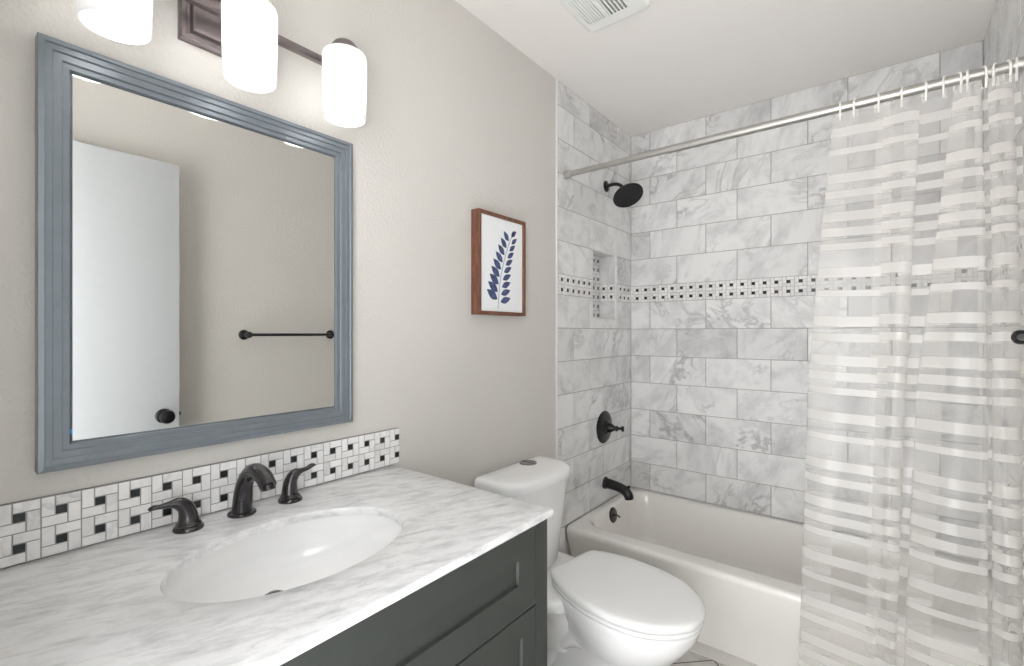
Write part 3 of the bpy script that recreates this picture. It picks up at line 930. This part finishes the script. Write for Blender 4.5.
def curtain():
    bm = bmesh.new(); uvl = bm.loops.layers.uv.new('UVMap')
    rows = 96
    grid = []; uvs = []
    rg_ = random.Random(4)
    for r in range(rows + 1):
        f = r / rows
        z = ZTOP + (ZBOT - ZTOP) * f
        pts = []
        for i, (a, m, c, dy) in enumerate(FOLDS):
            x = a + (m - a) * (f / .45) if f < .45 else m + (c - m) * ((f - .45) / .55)
            base = 1.877 - .040 * min(1, f / .25) - .018 * (i / (len(FOLDS) - 1)) * min(1, f / .25)
            amp = .55 + .75 * min(1, f * 1.6)
            w = .006 * math.sin(f * 9 + i * 1.7) * f
            pts.append((x, base - dy * amp + w, 0))
        ps = cr(pts, 8)
        row = []; ur = []
        ac = 0
        for j, p in enumerate(ps):
            if j: ac += (ps[j] - ps[j - 1]).length
            ft = j / (len(ps) - 1)
            zz = z
            if f < .03:     # sag between the hooks
                zz = z - .014 * (0.5 - 0.5 * math.cos(ft * 2 * PI * 19)) * (1 - f / .03)
            # slight droop of the cloth where it billows
            row.append(bm.verts.new((p.x, p.y, zz)))
            ur.append((ac, (U0 - z) + .004 * math.sin(ft * 23 + 1)))
        grid.append(row); uvs.append(ur)
    for r in range(rows):
        for j in range(len(grid[0]) - 1):
            fc = bm.faces.new((grid[r][j], grid[r][j + 1], grid[r + 1][j + 1], grid[r + 1][j]))
            for lp, (rr, jj) in zip(fc.loops, ((r, j), (r, j + 1), (r + 1, j + 1), (r + 1, j))):
                lp[uvl].uv = uvs[rr][jj]
    return bm
cu = obj('shower_curtain', curtain(), 'curtain', auto=None)
tag(cu, 'sheer white striped shower curtain gathered at the right of the tub', 'shower curtain')

hook_x = [1.056, 1.099, 1.153, 1.215, 1.266, 1.312, 1.339, 1.361, 1.392, 1.418, 1.440, 1.458]
def ring_bm():
    bm = bmesh.new()
    pts = [(0, -.016 , -.048), (0, -.0175, -.030), (0, -.019, -.010), (0, -.0165, .006), (0, -.006, .0165), (0, .008, .0155), (0, .016, .004), (0, .017, -.012), (0, .014, -.030), (0, .004, -.042)]
    tube(bm, pts, [.0028] * len(pts), 10, 5)
    return bm
names = ['leftmost white plastic ring on the curtain rod, at the free edge of the curtain', 'second white plastic ring from the left on the curtain rod',
         'third white plastic ring from the left on the curtain rod', 'fourth white plastic ring from the left on the curtain rod',
         'fifth white plastic ring from the left on the curtain rod', 'sixth white plastic ring from the left on the curtain rod',
         'seventh white plastic ring from the left, in the tight bunch of folds', 'eighth white plastic ring from the left, right of the tight bunch',
         'ninth white plastic ring from the left, by the narrow gap in the curtain', 'tenth white plastic ring from the left on the curtain rod',
         'second white plastic ring from the right wall on the curtain rod', 'white plastic ring nearest the right tiled wall on the curtain rod']
first = None
for i, x in enumerate(hook_x):
    if first is None:
        o = first = obj('curtain_ring', ring_bm(), 'ring')
    else:
        o = first.copy(); C.objects.link(o)
    o.location = (x, RY, 2.022)
    o.rotation_euler = (0, 0, R([8, -12, 15, -6, 10, -15, 20, -10, 14, -25, 12, -8][i]))
    tag(o, names[i], 'curtain ring', 'curtain rings on the shower rod')

# ================================================================== toilet
toi = thing('toilet', (.26, 1.43, 0), 'white two-piece toilet with closed lid between the vanity and the tub', 'toilet')
# tank: rounded box with a bowed front
def tank_ring(x0, xs, bow, y0, y1, r, z, n=10):
    L = rrect(x0, xs, y0, y1, r, z, n)
    out = []
    yc = (y0 + y1) / 2; hw = (y1 - y0) / 2
    for x, y, zz in L:
        t = (y - yc) / hw
        f = max(0, (x - x0) / (xs - x0))
        out.append((x + bow * (1 - t * t) * f, y, zz))
    return out
def tank_dense(x0, xs, bow, y0, y1, r, z):
    # add points along the front so the bow reads as a curve
    L = []
    yc = (y0 + y1) / 2; hw = (y1 - y0) / 2
    base = []
    for cx_, cy_, a0 in ((xs - r, y1 - r, 0), (x0 + r * .4, y1 - r * .4, 90), (x0 + r * .4, y0 + r * .4, 180), (xs - r, y0 + r, 270)):
        rr = r if a0 in (0, 270) else r * .4
        for k in range(9):
            a = R(a0 + 90 * k / 8); base.append((cx_ + rr * math.cos(a), cy_ + rr * math.sin(a)))
    for k in range(1, 14):
        f = k / 14; base.append((xs, (y0 + r) * (1 - f) + (y1 - r) * f))
    for x, y in base:
        t = (y - yc) / hw; f = max(0, (x - x0) / (xs - x0))
        L.append((x + bow * (1 - t * t) * f, y, z))
    return L
ty0, ty1_ = 1.222, 1.618
b = bmesh.new()
loft(b, [tank_dense(.040, .158, .028, ty0 + .034, ty1_ - .040, .04, .402), tank_dense(.036, .164, .03, ty0 + .028, ty1_ - .033, .045, .412),
         tank_dense(.034, .176, .034, ty0 + .018, ty1_ - .020, .05, .55), tank_dense(.032, .188, .038, ty0 + .006, ty1_ - .006, .05, .733)])
obj('tank', b, 'ceramic', toi, auto=50)
b = bmesh.new()
tl = [(.006, .732), (.001, .735), (0, .742), (0, .757), (.003, .766), (.010, .7715), (.022, .774), (.06, .775)]
loft(b, [tank_dense(.024 + i, .200 - i, .040 - i * .3, ty0 - .005 + i, ty1_ + .006 - i, max(.065 - i * .5, .01), z) for i, z in tl])
obj('tank_lid', b, 'ceramic', toi, auto=50)
b = bmesh.new()
lathe(b, (.080, 1.482, .7735), (0, 0, 1), [(.034, 0), (.034, .004), (.031, .0055), (.0285, .004), (.027, .0052), (0, .0056)], 36)
fb_ = obj('flush_button', b, 'chrome', toi)
b = bmesh.new()
box(b, .080 - .027, .080 + .027, 1.4812, 1.4828, .7785, .7795)
obj('button_split', b, 'dark_gap', fb_, smooth=False)

HX, HY, HA = .264, 1.512, R(-10.5)     # hinge centre and heading of bowl and seat
def loc(s, t, z):
    return (HX + s * math.cos(HA) - t * math.sin(HA), HY + s * math.sin(HA) + t * math.cos(HA), z)
WP = [(-.004, .0), (-.004, .07), (-.002, .105), (.02, .128), (.06, .150), (.12, .172), (.19, .184), (.26, .187), (.33, .178), (.39, .157), (.44, .121), (.475, .077), (.493, .036), (.497, 0)]
def outline(z, inset=0.0, sx=1.0, sy=1.0, ds=0.0):
    side = cr([(s, t, 0) for s, t in WP], 5)
    pts = [(p.x, p.y) for p in side]
    full = pts + [(s, -t) for s, t in pts[-2:0:-1]]
    out = []
    cs = .25
    for s, t in full:
        v = Vector((s - cs, t)); l = v.length
        v = v * ((l - inset) / l)
        out.append(loc(cs + ds + v.x * sx, v.y * sy - .008, z))
    return out
b = bmesh.new()
loft(b, [outline(.4275, .008), outline(.429, .002), outline(.436, 0), outline(.443, .001), outline(.4485, .006), outline(.4515, .018), outline(.4530, .045), outline(.4535, .10)])
obj('seat_lid', b, 'plastic', toi, auto=60)
b = bmesh.new()
loft(b, [outline(.4075, .010), outline(.409, .006), outline(.415, .004), outline(.4205, .005), outline(.4225, .010)])
obj('seat', b, 'plastic', toi, auto=60)
for t in (-.07, .07):
    b = bmesh.new()
    p0 = loc(-.012, t - .022, .424); p1 = loc(-.012, t + .022, .424)
    d_ = Vector(p1) - Vector(p0)
    lathe(b, p0, d_, [(.006, 0), (.0115, .002), (.0115, d_.length - .002), (.006, d_.length)], 20)
    c_ = loc(-.012, t, .404); lathe(b, c_, (0, 0, 1), [(.012, 0), (.011, .016)], 18)
    obj('hinge', b, 'plastic', toi)
# bowl: rim down to the waist, then the foot
def egg(s0, s1, w, z, smax=.52, p=2.3, n=48):
    """closed outline between s0 (back) and s1 (front); widest at fraction smax"""
    out = []
    sc_ = s0 + (s1 - s0) * smax
    for k in range(n):
        a = 2 * PI * k / n
        c, s = math.cos(a), math.sin(a)
        cc = math.copysign(abs(c) ** (2 / p), c); ss = math.copysign(abs(s) ** (2 / p), s)
        L = (s1 - sc_) if cc > 0 else (sc_ - s0)
        out.append(loc(sc_ + cc * L, ss * w - .008 , z))
    return out
b = bmesh.new()
rings = [(-.20, .290, .100, 0, .5, 2.6), (-.20, .295, .104, .012, .5, 2.6), (-.19, .285, .090, .03, .5, 2.6), (-.17, .285, .078, .09, .5, 2.5), (-.15, .296, .076, .15, .5, 2.3),
         (-.10, .330, .086, .20, .55, 2.15), (-.03, .378, .112, .245, .6, 2.1), (-.01, .422, .143, .29, .58, 2.1), (-.02, .458, .165, .335, .55, 2.15), (-.03, .476, .175, .365, .52, 2.2),
         (-.04, .484, .179, .390, .5, 2.2), (-.04, .487, .180, .400, .5, 2.2), (-.036, .483, .177, .4045, .5, 2.2)]
loft(b, [egg(s0, s1, w, z, sm, p) for s0, s1, w, z, sm, p in rings])
obj('bowl', b, 'ceramic', toi, auto=60)
# deck under the tank
b = bmesh.new()
def dk(i, z, x0=.05): return rrect(x0 + i, .36 - i, 1.285 + i, 1.620 - i, .09, z, 8)
loft(b, [rrect(.09, .30, 1.40, 1.54, .04, .16, 8), rrect(.08, .31, 1.375, 1.56, .05, .24, 8), rrect(.065, .35, 1.33, 1.59, .06, .315, 8), dk(.010, .352), dk(0, .36), dk(0, .388), dk(.004, .397), dk(.012, .4005)])
obj('deck', b, 'ceramic', toi, auto=60)
b = bmesh.new()
for sd in (-1,):
    tube(b, [loc(.26, sd * .050, .185), loc(.17, sd * .066, .232), loc(.08, sd * .070, .225), loc(.00, sd * .070, .165), loc(-.05, sd * .072, .09), loc(-.09, sd * .070, .03)], [(.03, .02), (.040, .026), (.044, .030), (.042, .030), (.038, .030), (.03, .03)], 20, 6)
obj('trapway', b, 'ceramic', toi, auto=60)
for t in (-.092,):
    b = bmesh.new(); p_ = loc(-.05, t - .008, .012)
    lathe(b, p_, (0, 0, 1), [(.014, 0), (.014, .006), (.010, .013), (0, .016)], 20)
    obj('bolt_cap', b, 'plastic', toi)
